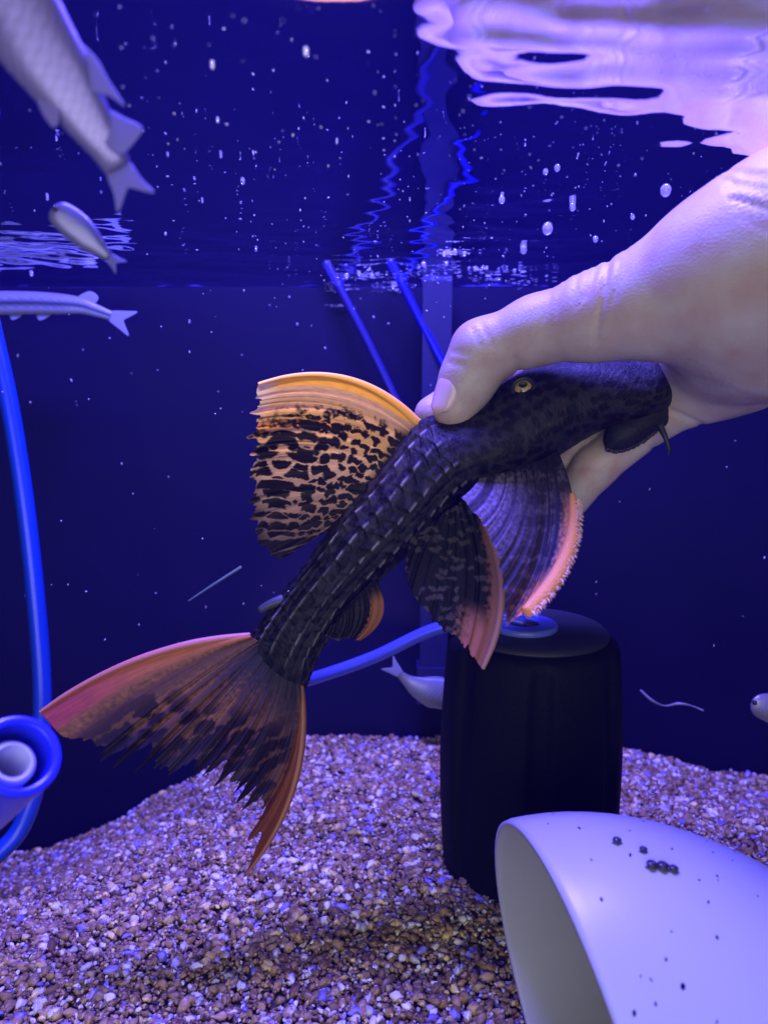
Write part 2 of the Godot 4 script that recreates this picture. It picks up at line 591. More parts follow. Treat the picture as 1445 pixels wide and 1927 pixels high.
func fin(called: String, parent: Node3D, base: PackedVector2Array, tip: PackedVector2Array, bow0: float, bow1: float, tb: float, tt0: float, tt1: float, rays: int, thick: float, fold: float, ragged: float, col: Callable, m: Material, ns := 260, nr := 110) -> MeshInstance3D:
	var v := PackedVector3Array()
	var cols := PackedColorArray()
	v.resize(ns * nr * 2)
	cols.resize(ns * nr * 2)
	for i in ns:
		var s := float(i) / (ns - 1)
		var b := cr2(base, s)
		var e := cr2(tip, s)
		var ch := e - b
		var perp := Vector2(-ch.y, ch.x).normalized()
		var bow := lerpf(bow0, bow1, pow(s, 0.7))
		var ph := (s + 0.022 * sin(s * 23.0 + rays) + 0.012 * sin(s * 61.0)) * rays
		var ray := pow(0.5 + 0.5 * cos(TAU * ph), 2.0)
		var tear := hash1(roundi(ph * 3.0), 5, rays)
		var len := 1.0
		if s > 0.03:
			len = 1.0 - ragged * smoothstep(0.05, 0.17, s) * smoothstep(1.0, 0.90, s) * (0.55 * (1.0 - ray) + 0.8 * tear * (1.0 - ray) + 0.35 * hash1(i / 3, 9, rays))
		var slim := minf(1.0, minf(s, 1.0 - s) * 60.0 + 0.05)
		for j in nr:
			var r := float(j) / (nr - 1)
			var rl := r * len
			var p := b + ch * rl + perp * (bow * 4.0 * rl * (1.0 - rl))
			var t := lerpf(tb, lerpf(tt0, tt1, s), r) + fold * sin(TAU * ph) * (0.25 + 0.75 * r) * slim
			var th := (thick * (1.0 - 0.82 * r) * (0.7 + 0.45 * ray) + 2.0 * thick * exp(-r * 9.0)) * slim
			v[i * nr * 2 + j] = P(p.x, p.y, t - th)
			v[i * nr * 2 + nr * 2 - 1 - j] = P(p.x, p.y, t + th)
			var c: Color = col.call(s, rl, ray, p)
			cols[i * nr * 2 + j] = c
			cols[i * nr * 2 + nr * 2 - 1 - j] = c
	return part(called, commit(v, grid_index(ns, nr * 2, true), cols), m, parent)

func dorsal_color(s: float, r: float, ray: float, p: Vector2) -> Color:
	var n := noise.get_noise_2d(p.x * 4.0, p.y * 4.0)
	var grain := noise.get_noise_2d(s * 6500.0, r * 500.0)
	var c := Color(0.50, 0.31, 0.26)
	c = c.lerp(Color(0.62, 0.34, 0.12), smoothstep(0.10, 0.18, s) * smoothstep(0.46, 0.30, s + 0.08 * n) * 0.75)
	c = c.lerp(Color(0.95, 0.55, 0.34), clampf(ray * 1.3 - 0.25, 0.0, 1.0) * smoothstep(0.62, 0.30, s + 0.12 * n))
	c = c.lerp(Color(0.95, 0.30, 0.06), exp(-pow((s - 0.255 - 0.02 * r) / 0.020, 2.0)) * smoothstep(0.2, 0.5, r) * 0.9)
	c = c.lerp(Color(0.97, 0.50, 0.08), smoothstep(0.085, 0.05, s) * smoothstep(0.0, 0.12, r))
	c = c.lerp(Color(0.97, 0.74, 0.42), smoothstep(0.022, 0.006, s))
	c = c.lerp(Color(0.66, 0.52, 0.52), smoothstep(0.84, 0.97, r) * smoothstep(0.30, 0.1, s) * 0.8)
	c = c * (1.0 + 0.28 * grain)
	var along := r * (313.0 - 188.0 * s)
	var cell := 24.0 + 16.0 * smoothstep(0.55, 0.8, r)
	var sp := spots(along * 24.0 / cell, s * (250.0 + 85.0 * r), 18.0, 15.5, 0.42, 0.97, 3, 0.45)
	var where := smoothstep(0.22, 0.36, s + 0.30 * (1.0 - r) * smoothstep(0.08, 0.2, s) + 0.10 * n)
	c = c.lerp(Color(0.014, 0.011, 0.012), sp * where)
	c = c.lerp(Color(0.02, 0.016, 0.018), smoothstep(0.45, 1.0, s) * 0.72 + smoothstep(0.10, 0.02, r) * 0.8 * smoothstep(0.05, 0.15, s))
	c = c.lerp(Color(0.03, 0.025, 0.03), smoothstep(0.82, 1.0, r) * smoothstep(0.40, 0.62, s) * 0.8)
	return Color(c.r, c.g, c.b)

func pectoral_color(s: float, r: float, ray: float, p: Vector2) -> Color:
	var n := noise.get_noise_2d(p.x * 5.0, p.y * 5.0)
	var grain := noise.get_noise_2d(s * 7000.0, r * 600.0)
	var c := Color(0.10, 0.075, 0.10).lerp(Color(0.24, 0.19, 0.23), smoothstep(0.35, 0.95, s))
	c = c * (1.0 + 0.8 * n)
	c = c.lerp(Color(0.02, 0.017, 0.022), clampf(ray * 1.5 - 0.6, 0.0, 1.0) * 0.9)
	var sp := spots(p.x, p.y, 36.0, 30.0, 0.38, 0.8, 8)
	c = c.lerp(Color(0.03, 0.025, 0.035), sp * 0.75 * smoothstep(0.7, 0.3, s))
	var edge := smoothstep(0.13, 0.03, s - 0.05 * n) * smoothstep(0.18, 0.42, r)
	edge = maxf(edge, smoothstep(0.30, 0.1, s + 0.1 * n) * smoothstep(0.62, 0.85, r))
	c = c.lerp(Color(0.88, 0.36, 0.10), edge)
	c = c.lerp(Color(0.015, 0.012, 0.015), smoothstep(0.16, 0.02, r + 0.06 * n) * 0.95)
	c = c * (1.0 + 0.3 * grain)
	return Color(c.r, c.g, c.b)

func pelvic_color(s: float, r: float, ray: float, p: Vector2) -> Color:
	var n := noise.get_noise_2d(p.x * 4.0 + 50.0, p.y * 4.0)
	var sp := spots(p.x, p.y, 24.0, 18.0, 0.26, 0.75, 15, 1.0)
	var c := Color(0.009, 0.008, 0.008).lerp(Color(0.09, 0.07, 0.058), sp * 0.8)
	c = c * (1.0 + 0.4 * n)
	var e := smoothstep(0.17, 0.09, s - 0.05 * n + 0.04) * smoothstep(0.08, 0.3, r)
	e = maxf(e, smoothstep(0.36, 0.22, s - 0.10 * n) * smoothstep(0.66, 0.86, r))
	c = c.lerp(Color(0.44, 0.24, 0.14).lerp(Color(0.55, 0.19, 0.12), r), e)
	c = c.lerp(Color(0.10, 0.06, 0.045), e * (1.0 - ray) * 0.35)
	return Color(c.r, c.g, c.b)

func anal_color(s: float, r: float, ray: float, p: Vector2) -> Color:
	var n := noise.get_noise_2d(p.x * 6.0, p.y * 6.0 + 40.0)
	var c := Color(0.020, 0.018, 0.018) * (1.0 + 0.8 * n)
	c = c.lerp(Color(0.42, 0.16, 0.055), smoothstep(0.26, 0.20, s - 0.05 * n) * smoothstep(0.1, 0.35, r))
	c = c.lerp(Color(0.16, 0.14, 0.13), smoothstep(0.86, 0.98, r) * smoothstep(0.3, 0.5, s) * 0.7)
	return Color(c.r, c.g, c.b)

func caudal_color(s: float, r: float, ray: float, p: Vector2) -> Color:
	var n := noise.get_noise_2d(p.x * 4.0, p.y * 4.0 - 70.0)
	var c := Color(0.150, 0.072, 0.030).lerp(Color(0.46, 0.20, 0.06), clampf(ray * (0.7 + 0.9 * n), 0.0, 1.0) * smoothstep(0.9, 0.2, s))
	c = c.lerp(Color(0.045, 0.035, 0.040), smoothstep(0.50, 0.12, r + 0.12 * n) * smoothstep(0.08, 0.3, s))
	var q := p.rotated(0.55)
	var sp := spots(q.x, q.y, 36.0, 26.0, 0.44, 0.85, 31)
	c = c.lerp(Color(0.014, 0.010, 0.014), sp * 0.92 * smoothstep(0.40, 0.62, r + 0.2 * s) * smoothstep(0.05, 0.16, s))
	c = c.lerp(Color(0.030, 0.022, 0.030), smoothstep(0.60, 0.92, r) * smoothstep(0.08, 0.2, s) * (1.0 - 0.3 * smoothstep(0.7, 0.85, s)))
	var top := smoothstep(0.070, 0.045, s + 0.01 * n)
	c = c.lerp(Color(0.74, 0.24, 0.08).lerp(Color(0.62, 0.10, 0.12), smoothstep(0.4, 0.95, r)), top)
	var low := smoothstep(0.86, 0.93, s + 0.03 * n)
	c = c.lerp(Color(0.36, 0.13, 0.03).lerp(Color(0.24, 0.06, 0.02), r), low * smoothstep(0.02, 0.2, r))
	c = c * (1.0 + 0.3 * noise.get_noise_2d(s * 9000.0, r * 300.0))
	return Color(maxf(c.r, 0.0), maxf(c.g, 0.0), maxf(c.b, 0.0))

func build_fins(fish: Node3D) -> void:
	var fm := vmat(0.5, 0.0, 0.3)
	fm.backlight_enabled = true
	fm.backlight = Color(0.85, 0.85, 0.85)
	var d := fin("dorsal_fin", fish,
		PackedVector2Array([Vector2(790, 800), Vector2(752, 850), Vector2(712, 902), Vector2(672, 950), Vector2(640, 984)]),
		PackedVector2Array([Vector2(487, 722), Vector2(478, 752), Vector2(466, 790), Vector2(464, 830), Vector2(468, 875), Vector2(462, 920), Vector2(468, 965), Vector2(478, 1010), Vector2(500, 1046), Vector2(528, 1054)]),
		50.0, 0.0, 0.338, 0.299, 0.326, 10, 0.0007, 0.0004, 0.06, dorsal_color, fm, 330, 170)
	part("leading_spine", tube(ray_path(Vector2(790, 800), Vector2(487, 722), 50.0, 0.3375, 0.2985), PackedFloat32Array([0.0022, 0.0020, 0.0018, 0.0016, 0.0014, 0.0012, 0.0010, 0.0008, 0.0006]), 10, 40), mat(lin(0.85, 0.40, 0.07), 0.5), d)
	var pc := fin("pectoral_fin", fish,
		PackedVector2Array([Vector2(1048, 846), Vector2(1020, 862), Vector2(985, 872), Vector2(950, 882), Vector2(905, 893)]),
		PackedVector2Array([Vector2(990, 1152), Vector2(968, 1165), Vector2(948, 1180), Vector2(945, 1120), Vector2(938, 1070), Vector2(925, 1025), Vector2(905, 985), Vector2(884, 958), Vector2(868, 936)]),
		-58.0, -4.0, 0.320, 0.272, 0.292, 8, 0.0009, 0.00045, 0.03, pectoral_color, fm, 220, 130)
	# thorn-like odontodes along the pectoral spine
	var path := ray_path(Vector2(1048, 846), Vector2(990, 1152), -58.0, 0.320, 0.272)
	var spine_mat := mat(lin(0.80, 0.33, 0.08), 0.55, 0.0, 0.3)
	spine_mat.normal_enabled = true
	spine_mat.normal_texture = noise_texture(0.08, 2, 41, 256, true, 5.0)
	spine_mat.uv1_triplanar = true
	spine_mat.uv1_scale = Vector3.ONE * 60.0
	var sp := part("pectoral_spine", tube(path.slice(2), PackedFloat32Array([0.0012, 0.0022, 0.0027, 0.0030, 0.0031, 0.0030, 0.0024]), 14, 60), spine_mat, pc)
	var thorn := SurfaceTool.new()
	thorn.begin(Mesh.PRIMITIVE_TRIANGLES)
	var cone := CylinderMesh.new()
	cone.top_radius = 0.00002
	cone.bottom_radius = 0.00042
	cone.height = 0.0028
	cone.radial_segments = 6
	cone.rings = 1
	for k in 300:
		var f := rng.randf_range(0.28, 0.99)
		var i := mini(int(f * 8.0), 7)
		var q := path[i].lerp(path[i + 1], f * 8.0 - i)
		var ax := (path[i + 1] - path[i]).normalized()
		var out := turn * Vector3(1, 0, 0)
		out = (out - ax * out.dot(ax)).normalized()
		var near := turn * Vector3(0, 0, 1)
		var a := rng.randf_range(-0.35, 1.5)
		var dir := (out * cos(a) + near * sin(a) + ax * 0.55).normalized()
		var bas := Basis(Quaternion(Vector3.UP, dir))
		thorn.append_from(cone, 0, Transform3D(bas * rng.randf_range(0.6, 1.15), q + (out * cos(a) + near * sin(a)) * 0.0030))
	part("odontodes", thorn.commit(), mat(lin(0.75, 0.48, 0.30), 0.4), sp).set_meta("kind", "stuff")
	var pv := fin("pelvic_fin", fish,
		PackedVector2Array([Vector2(882, 935), Vector2(860, 948), Vector2(835, 965), Vector2(812, 985)]),
		PackedVector2Array([Vector2(908, 1258), Vector2(886, 1236), Vector2(862, 1212), Vector2(828, 1186), Vector2(798, 1152), Vector2(772, 1112), Vector2(762, 1068), Vector2(776, 1025)]),
		-48.0, 20.0, 0.322, 0.305, 0.318, 8, 0.0009, 0.00035, 0.035, pelvic_color, fm, 220, 120)
	part("pelvic_spine", tube(ray_path(Vector2(882, 935), Vector2(908, 1258), -48.0, 0.322, 0.305), PackedFloat32Array([0.0012, 0.0015, 0.0017, 0.0017, 0.0017, 0.0017, 0.0015, 0.0014, 0.0009]), 12, 50), mat(lin(0.36, 0.17, 0.12), 0.5), pv)
	fin("anal_fin", fish,
		PackedVector2Array([Vector2(706, 1088), Vector2(680, 1112), Vector2(650, 1142), Vector2(628, 1172)]),
		PackedVector2Array([Vector2(678, 1206), Vector2(664, 1206), Vector2(648, 1206), Vector2(628, 1206), Vector2(612, 1196)]),
		-30.0, 2.0, 0.330, 0.325, 0.328, 6, 0.0012, 0.0008, 0.06, anal_color, fm, 130, 70)
	var cd := fin("caudal_fin", fish,
		PackedVector2Array([Vector2(470, 1196), Vector2(492, 1210), Vector2(520, 1232), Vector2(548, 1258), Vector2(566, 1284)]),
		PackedVector2Array([Vector2(76, 1340), Vector2(140, 1410), Vector2(205, 1446), Vector2(275, 1458), Vector2(335, 1468), Vector2(385, 1470), Vector2(420, 1500), Vector2(438, 1512), Vector2(462, 1560), Vector2(464, 1645)]),
		30.0, -40.0, 0.336, 0.316, 0.322, 13, 0.0009, 0.00025, 0.14, caudal_color, fm, 340, 170)
	part("upper_spine", tube(ray_path(Vector2(470, 1196), Vector2(76, 1340), 30.0, 0.336, 0.316), PackedFloat32Array([0.0015, 0.0017, 0.0019, 0.0017, 0.0016, 0.0014, 0.0012, 0.0011, 0.0007]), 12, 50), mat(lin(0.55, 0.19, 0.12), 0.5), cd)
	part("lower_spine", tube(ray_path(Vector2(566, 1284), Vector2(464, 1645), -40.0, 0.336, 0.322), PackedFloat32Array([0.0014, 0.0016, 0.0017, 0.0017, 0.0016, 0.0014, 0.0012, 0.0009, 0.0005]), 12, 50), mat(lin(0.30, 0.11, 0.03), 0.5), cd)

func ray_path(b: Vector2, e: Vector2, bow: float, t0: float, t1: float) -> PackedVector3Array:
	var out := PackedVector3Array()
	var ch := e - b
	var perp := Vector2(-ch.y, ch.x).normalized()
	for i in 9:
		var r := i / 8.0
		var p := b + ch * r + perp * (bow * 4.0 * r * (1.0 - r))
		out.append(P(p.x, p.y, lerpf(t0, t1, r)))
	return out

# ------------------------------------------------------------------ the hand
var bone_a: Array[PackedVector3Array] = []
var bone_b: Array[PackedVector3Array] = []
var bone_r: Array[PackedVector2Array] = []
var bone_k: PackedFloat32Array = []

func chain(list: Array, k: float) -> void:
	# list of [pixel x, pixel y, depth, radius]
	var a := PackedVector3Array()
	var b := PackedVector3Array()
	var r := PackedVector2Array()
	for i in list.size() - 1:
		var p = list[i]
		var q = list[i + 1]
		a.append(P(p[0], p[1], p[2]))
		b.append(P(q[0], q[1], q[2]))
		r.append(Vector2(p[3], q[3]))
	bone_a.append(a)
	bone_b.append(b)
	bone_r.append(r)
	bone_k.append(k)

func smin(a: float, b: float, k: float) -> float:
	var h := maxf(k - absf(a - b), 0.0) / k
	return minf(a, b) - h * h * k * 0.25

func group_field(g: int, p: Vector3) -> float:
	var d := 9.0
	var a := bone_a[g]
	var b := bone_b[g]
	var r := bone_r[g]
	var k := bone_k[g]
	for i in a.size():
		var ba := b[i] - a[i]
		var pa := p - a[i]
		var h := clampf(pa.dot(ba) / ba.length_squared(), 0.0, 1.0)
		var e := (pa - ba * h).length() - lerpf(r[i].x, r[i].y, h)
		d = e if d > 8.0 else smin(d, e, k)
	return d

func hand_field(p: Vector3) -> float:
	# groups: 0 palm and forearm, 1 thumb, 2.. the fingers
	var palm := group_field(0, p)
	var d := smin(palm, group_field(1, p), 0.016)
	for g in range(2, bone_a.size()):
		d = minf(d, smin(palm, group_field(g, p), 0.008))
	return d

func build_hand() -> void:
	chain([[2050, 250, 0.20, 0.036], [1760, 380, 0.235, 0.034], [1520, 480, 0.262, 0.031], [1400, 590, 0.290, 0.026], [1330, 690, 0.330, 0.020]], 0.02)
	bone_a[0].append_array([P(1560, 470, 0.262), P(1480, 610, 0.29), P(1420, 660, 0.325)])
	bone_b[0].append_array([P(1420, 505, 0.272), P(1330, 680, 0.335), P(1270, 655, 0.365)])
	bone_r[0].append_array([Vector2(0.030, 0.0275), Vector2(0.026, 0.017), Vector2(0.020, 0.014)])
	chain([[1470, 470, 0.262, 0.0285], [1330, 525, 0.275, 0.0255], [1210, 572, 0.287, 0.0205], [1120, 596, 0.296, 0.0172], [1010, 622, 0.308, 0.0137], [908, 662, 0.318, 0.0132], [880, 715, 0.321, 0.0116], [856, 768, 0.3225, 0.0098]], 0.006)
	chain([[1300, 640, 0.345, 0.014], [1080, 690, 0.378, 0.0105], [920, 712, 0.384, 0.0100], [815, 780, 0.364, 0.0094]], 0.004)
	chain([[1330, 690, 0.335, 0.015], [1200, 758, 0.352, 0.0108], [1085, 846, 0.366, 0.0098], [990, 930, 0.372, 0.0088]], 0.004)
	chain([[1390, 700, 0.318, 0.0155], [1235, 782, 0.342, 0.0112], [1118, 880, 0.355, 0.0102], [1035, 985, 0.358, 0.0090]], 0.004)
	var cell := 0.0013
	var per := 5
	var lo := Vector3(0.010, -0.075, -0.40)
	var hi := Vector3(0.30, 0.16, -0.15)
	var big := cell * per
	var bx := int((hi.x - lo.x) / big)
	var by := int((hi.y - lo.y) / big)
	var bz := int((hi.z - lo.z) / big)
	var nx := bx * per + 1
	var ny := by * per + 1
	var nz := bz * per + 1
	var f := PackedFloat32Array()
	f.resize(nx * ny * nz)
	f.fill(1e9)
	var ids := PackedInt32Array()
	ids.resize(nx * ny * nz)
	ids.fill(-1)
	var active: Array[Vector3i] = []
	for i in bx:
		for j in by:
			for k in bz:
				var d := hand_field(lo + Vector3(i + 0.5, j + 0.5, k + 0.5) * big)
				if absf(d) < big * 0.9:
					active.append(Vector3i(i, j, k))
	for c in active:
		for i in range(c.x * per, c.x * per + per + 1):
			for j in range(c.y * per, c.y * per + per + 1):
				for k in range(c.z * per, c.z * per + per + 1):
					var q := (i * ny + j) * nz + k
					if f[q] > 1e8:
						f[q] = hand_field(lo + Vector3(i, j, k) * cell)
	var v := PackedVector3Array()
	for c in active:
		for i in range(c.x * per, c.x * per + per):
			for j in range(c.y * per, c.y * per + per):
				for k in range(c.z * per, c.z * per + per):
					var sum := Vector3.ZERO
					var cnt := 0
					var q := (i * ny + j) * nz + k
					var g := [f[q], f[q + ny * nz], f[q + nz], f[q + ny * nz + nz], f[q + 1], f[q + ny * nz + 1], f[q + nz + 1], f[q + ny * nz + nz + 1]]
					for e in EDGES:
						var a: float = g[e.x]
						var b: float = g[e.y]
						if (a < 0.0) != (b < 0.0):
							var w := a / (a - b)
							sum += corner(e.x).lerp(corner(e.y), w)
							cnt += 1
					if cnt:
						ids[q] = v.size()
						v.append(lo + (Vector3(i, j, k) + sum / cnt) * cell)
	var idx := PackedInt32Array()
	var step := [ny * nz, nz, 1]
	for c in active:
		for i in range(c.x * per, c.x * per + per):
			for j in range(c.y * per, c.y * per + per):
				for k in range(c.z * per, c.z * per + per):
					var q := (i * ny + j) * nz + k
					if ids[q] < 0:
						continue
					for ax in 3:
						var s: int = step[ax]
						if (f[q] < 0.0) == (f[q + s] < 0.0):
							continue
						var s1: int = step[(ax + 1) % 3]
						var s2: int = step[(ax + 2) % 3]
						if q - s1 - s2 < 0:
							continue
						var w := [ids[q], ids[q - s1], ids[q - s1 - s2], ids[q - s2]]
						if w.min() < 0:
							continue
						if f[q] < 0.0:
							idx.append_array([w[0], w[2], w[1], w[0], w[3], w[2]])
						else:
							idx.append_array([w[0], w[1], w[2], w[0], w[2], w[3]])
	# creases: shallow folds across the thumb joints and the wrist
	var folds := [
		[Vector2(1145, 480), Vector2(1120, 640), 0.0010, 0.0013], [Vector2(1122, 500), Vector2(1100, 560), 0.0005, 0.0010], [Vector2(1165, 490), Vector2(1150, 570), 0.0006, 0.0010],
		[Vector2(905, 610), Vector2(925, 650), 0.0006, 0.0011], [Vector2(888, 618), Vector2(905, 650), 0.0005, 0.0010], [Vector2(846, 682), Vector2(872, 688), 0.0006, 0.0009], [Vector2(852, 662), Vector2(880, 665), 0.0005, 0.0009],
		[Vector2(968, 675), Vector2(985, 720), 0.0009, 0.0014], [Vector2(1380, 372), Vector2(1470, 400), 0.0010, 0.0012], [Vector2(1375, 345), Vector2(1470, 362), 0.0008, 0.0011], [Vector2(1395, 330), Vector2(1460, 340), 0.0006, 0.0011],
		[Vector2(1090, 880), Vector2(1145, 905), 0.0008, 0.0013], [Vector2(1180, 815), Vector2(1240, 850), 0.0007, 0.0012], [Vector2(1255, 770), Vector2(1320, 800), 0.0010, 0.0013]]
	for k in 12:      # the fan of fine wrinkles over the thumb's base and knuckle
		var x := 1040.0 + k * 14.0 + rng.randf_range(-5, 5)
		folds.append([Vector2(x, 545.0 - (x - 1000.0) * 0.42), Vector2(x - rng.randf_range(6, 22), 600.0 - (x - 1000.0) * 0.30 + rng.randf_range(-15, 25)), rng.randf_range(0.0002, 0.00045), 0.0008])
	for k in 6:
		folds.append([Vector2(1350.0 + k * 8.0, 318.0 + k * 18.0), Vector2(1470.0, 330.0 + k * 22.0), 0.0005, 0.0010])
	for i in v.size():
		var p := v[i]
		var loc := turn.inverse() * p
		var px := Vector2(722.5 + loc.x / (-loc.z * K), 963.5 + -loc.y / (-loc.z * K))
		if px.x > 1500:
			continue
		var dig := 0.0
		for q in folds:
			var near := Geometry2D.get_closest_point_to_segment(px, q[0], q[1])
			var d: float = near.distance_to(px) * K * -loc.z
			if d < 0.005:
				dig += 0.95 * q[2] * exp(-pow(d / q[3], 2.0))
		if dig > 0.0:
			var e := 0.001
			var gr := Vector3(hand_field(p + Vector3(e, 0, 0)) - hand_field(p - Vector3(e, 0, 0)), hand_field(p + Vector3(0, e, 0)) - hand_field(p - Vector3(0, e, 0)), hand_field(p + Vector3(0, 0, e)) - hand_field(p - Vector3(0, 0, e))).normalized()
			v[i] = p - gr * dig
	var skin := mat(lin(0.52, 0.48, 0.41), 0.44, 0.0, 0.45)
	var tone := noise_texture(0.005, 5, 12)
	var ramp := Gradient.new()
	ramp.colors = PackedColorArray([Color(0.92, 0.78, 0.75), Color(1, 1, 0.98)])
	tone.color_ramp = ramp
	skin.albedo_texture = tone
	skin.uv1_triplanar = true
	skin.uv1_scale = Vector3.ONE * 24.0
	skin.normal_enabled = true
	var pores := noise_texture(0.055, 2, 14, 512, true, 7.0)
	(pores.noise as FastNoiseLite).noise_type = FastNoiseLite.TYPE_CELLULAR
	(pores.noise as FastNoiseLite).cellular_return_type = FastNoiseLite.RETURN_DISTANCE2_SUB
	skin.normal_texture = pores
	skin.normal_scale = 0.36
	skin.subsurf_scatter_enabled = true
	skin.subsurf_scatter_strength = 0.12
	var person := thing("person", P(1200, 620, 0.30), "bare hand and forearm reaching in, thumb pressed on the catfish's back", "person")
	part("hand", commit(v, idx), skin, person)
	# thumbnail
	var a0 := P(873, 728, 0.3213)
	var a1 := P(850, 788, 0.3228)
	var ax := (a1 - a0).normalized()
	var face := turn * Vector3(-0.80, 0.10, 0.60)
	face = (face - ax * face.dot(ax)).normalized()
	var side := ax.cross(face)
	var nv := PackedVector3Array()
	for s in 2:
		for i in 15:
			for j in 17:
				var w := j / 8.0 - 1.0
				var l := i / 14.0
				var ang := w * 0.80 * sqrt(maxf(0.02, 1.0 - pow(absf(l - 0.5) * 2.0, 3.0)))
				var rim := maxf(absf(w), absf(l - 0.45) * 1.8)
				var r := lerpf(0.0117, 0.0101, l) + (0.0008 - 0.0015 * pow(rim, 6.0) if s == 0 else -0.0012)
				var along := l + 0.10 * (1.0 - w * w) * (l - 0.4)
				nv.append(a0.lerp(a1, along) + (face * cos(ang) + side * sin(ang)) * r)
	var ni := grid_index(15, 17, false)
	var n2 := ni.duplicate()
	for i in n2.size():
		ni.append(n2[i] + 255)
	part("thumbnail", commit(nv, ni, PackedColorArray(), PackedVector2Array(), false), mat(lin(0.62, 0.43, 0.40), 0.18), person)

const EDGES: Array[Vector2i] = [Vector2i(0, 1), Vector2i(2, 3), Vector2i(4, 5), Vector2i(6, 7), Vector2i(0, 2), Vector2i(1, 3), Vector2i(4, 6), Vector2i(5, 7), Vector2i(0, 4), Vector2i(1, 5), Vector2i(2, 6), Vector2i(3, 7)]
func corner(i: int) -> Vector3:
	return Vector3(i & 1, (i >> 1) & 1, i >> 2)

# ------------------------------------------------------------------ equipment
func build_equipment() -> void:
	# black fluted filter in the gravel
	var top := P(1002, 1192, 0.41)
	var foot := gravel_y(top.x, top.z) - 0.012
	var hgt := top.y - foot
	var filt := thing("filter", Vector3(top.x, foot, top.z), "black fluted filter canister standing upright in the gravel", "filter")
	var black := mat(lin(0.005, 0.005, 0.007), 0.7, 0.0, 0.25)
	black.normal_enabled = true
	black.normal_texture = noise_texture(0.06, 3, 23, 256, true, 3.0)
	black.normal_scale = 0.5
	black.uv1_triplanar = true
	black.uv1_scale = Vector3.ONE * 20.0
	var flute := func(r, y, a): return r - 0.0032 * smoothstep(0.55, 0.95, cos(a * 7.0 + 0.9)) * smoothstep(hgt, hgt - 0.012, y) * smoothstep(0.02, 0.03, r)
	var prof := PackedVector2Array([Vector2(0.0005, 0), Vector2(0.046, 0)])
	for k in 12:
		prof.append(Vector2(lerpf(0.0475, 0.0475, k / 11.0) + 0.0035 * sin(k / 11.0 * PI), lerpf(0.002, hgt - 0.008, k / 11.0)))
	prof.append_array(PackedVector2Array([Vector2(0.0465, hgt - 0.004), Vector2(0.044, hgt - 0.0012), Vector2(0.040, hgt)]))
	part("canister", lathe(prof, Vector3(top.x, foot, top.z), 168, Basis.IDENTITY, flute), black, filt)
	var lidm := mat(lin(0.018, 0.018, 0.026), 0.6)
	part("lid", lathe(PackedVector2Array([Vector2(0.0005, 0.0), Vector2(0.041, 0.0), Vector2(0.0415, 0.0015), Vector2(0.039, 0.0042), Vector2(0.030, 0.0052), Vector2(0.0005, 0.0055)]), top, 64), lidm, filt)
	var ringat := P(985, 1170, 0.402)
	var blue := mat(lin(0.10, 0.13, 0.55), 0.35)
	part("outlet_ring", lathe(PackedVector2Array([Vector2(0.0088, -0.004), Vector2(0.0175, -0.004), Vector2(0.0185, -0.003), Vector2(0.0185, -0.001), Vector2(0.0172, 0.0), Vector2(0.0095, 0.0), Vector2(0.0088, -0.001), Vector2(0.0088, -0.004)]), ringat, 48), blue, filt)
	part("outlet_neck", lathe(PackedVector2Array([Vector2(0.0005, -0.012), Vector2(0.0088, -0.012), Vector2(0.0088, -0.0015), Vector2(0.0075, -0.0015), Vector2(0.0073, -0.006), Vector2(0.0005, -0.006)]), ringat, 32), lidm, filt)
	# blue air tube from the back wall to the filter
	var bluetube := mat(lin(0.07, 0.09, 0.62), 0.28)
	var o := part("air_tube", tube(PackedVector3Array([P(330, 1345, 0.575), P(360, 1335, 0.55), P(440, 1318, 0.48), P(575, 1281, 0.435), P(700, 1238, 0.425), P(818, 1184, 0.415), P(930, 1164, 0.407), P(985, 1172, 0.404)]), PackedFloat32Array([0.0036]), 16, 90), bluetube, self)
	numbered("air_tube")
	tag(o, "bright blue air tube arching behind the tail to the filter", "tube")
	# two thin tubes that hang from the surface
	var hang := [[PackedVector2Array([Vector2(648, 560), Vector2(690, 640), Vector2(748, 760), Vector2(830, 930)]), 0.555, 0.0034, lin(0.022, 0.02, 0.13), "dull violet air tube hanging from the surface behind the dorsal fin"],
		[PackedVector2Array([Vector2(768, 558), Vector2(802, 625), Vector2(848, 715), Vector2(900, 830)]), 0.545, 0.0033, lin(0.012, 0.014, 0.28), "glossy blue air tube hanging from the surface beside the thumb"]]
	for q in hang:
		var pts := PackedVector3Array()
		for p in q[0]:
			pts.append(P(p.x, p.y, q[1]))
		var upward := (pts[0] - pts[1]).normalized()
		pts.insert(0, pts[0] + upward * 0.03)
		o = part(numbered("air_tube"), tube(pts, PackedFloat32Array([q[2]]), 14, 40), mat(q[3], 0.25), self)
		tag(o, q[4], "tube")
	# pale blue intake pipe on the back wall
	var ip := thing("intake_pipe", P(818, 900, 0.567), "pale blue square intake pipe standing against the back wall", "pipe")
	var bx := BoxMesh.new()
	bx.size = Vector3(0.0215, 0.30, 0.016)
	var pb := mat(lin(0.007, 0.006, 0.060), 0.6)
	o = part("shaft", bx, pb, ip)
	o.position = Vector3(0, 0.0, 0)
	bx = BoxMesh.new()
	bx.size = Vector3(0.026, 0.03, 0.021)
	o = part("foot", bx, pb, ip)
	o.position = Vector3(0, -0.165, 0)
	# thick hose at the left wall
	o = part("hose", tube(PackedVector3Array([P(-60, 420, 0.44), P(-18, 600, 0.44), P(18, 760, 0.44), P(48, 950, 0.44), P(70, 1150, 0.44), P(80, 1300, 0.44), P(76, 1420, 0.44), P(62, 1500, 0.435), P(32, 1570, 0.43), P(-25, 1625, 0.42)]), PackedFloat32Array([0.0054]), 20, 80), mat(lin(0.006, 0.045, 0.32), 0.3), self)
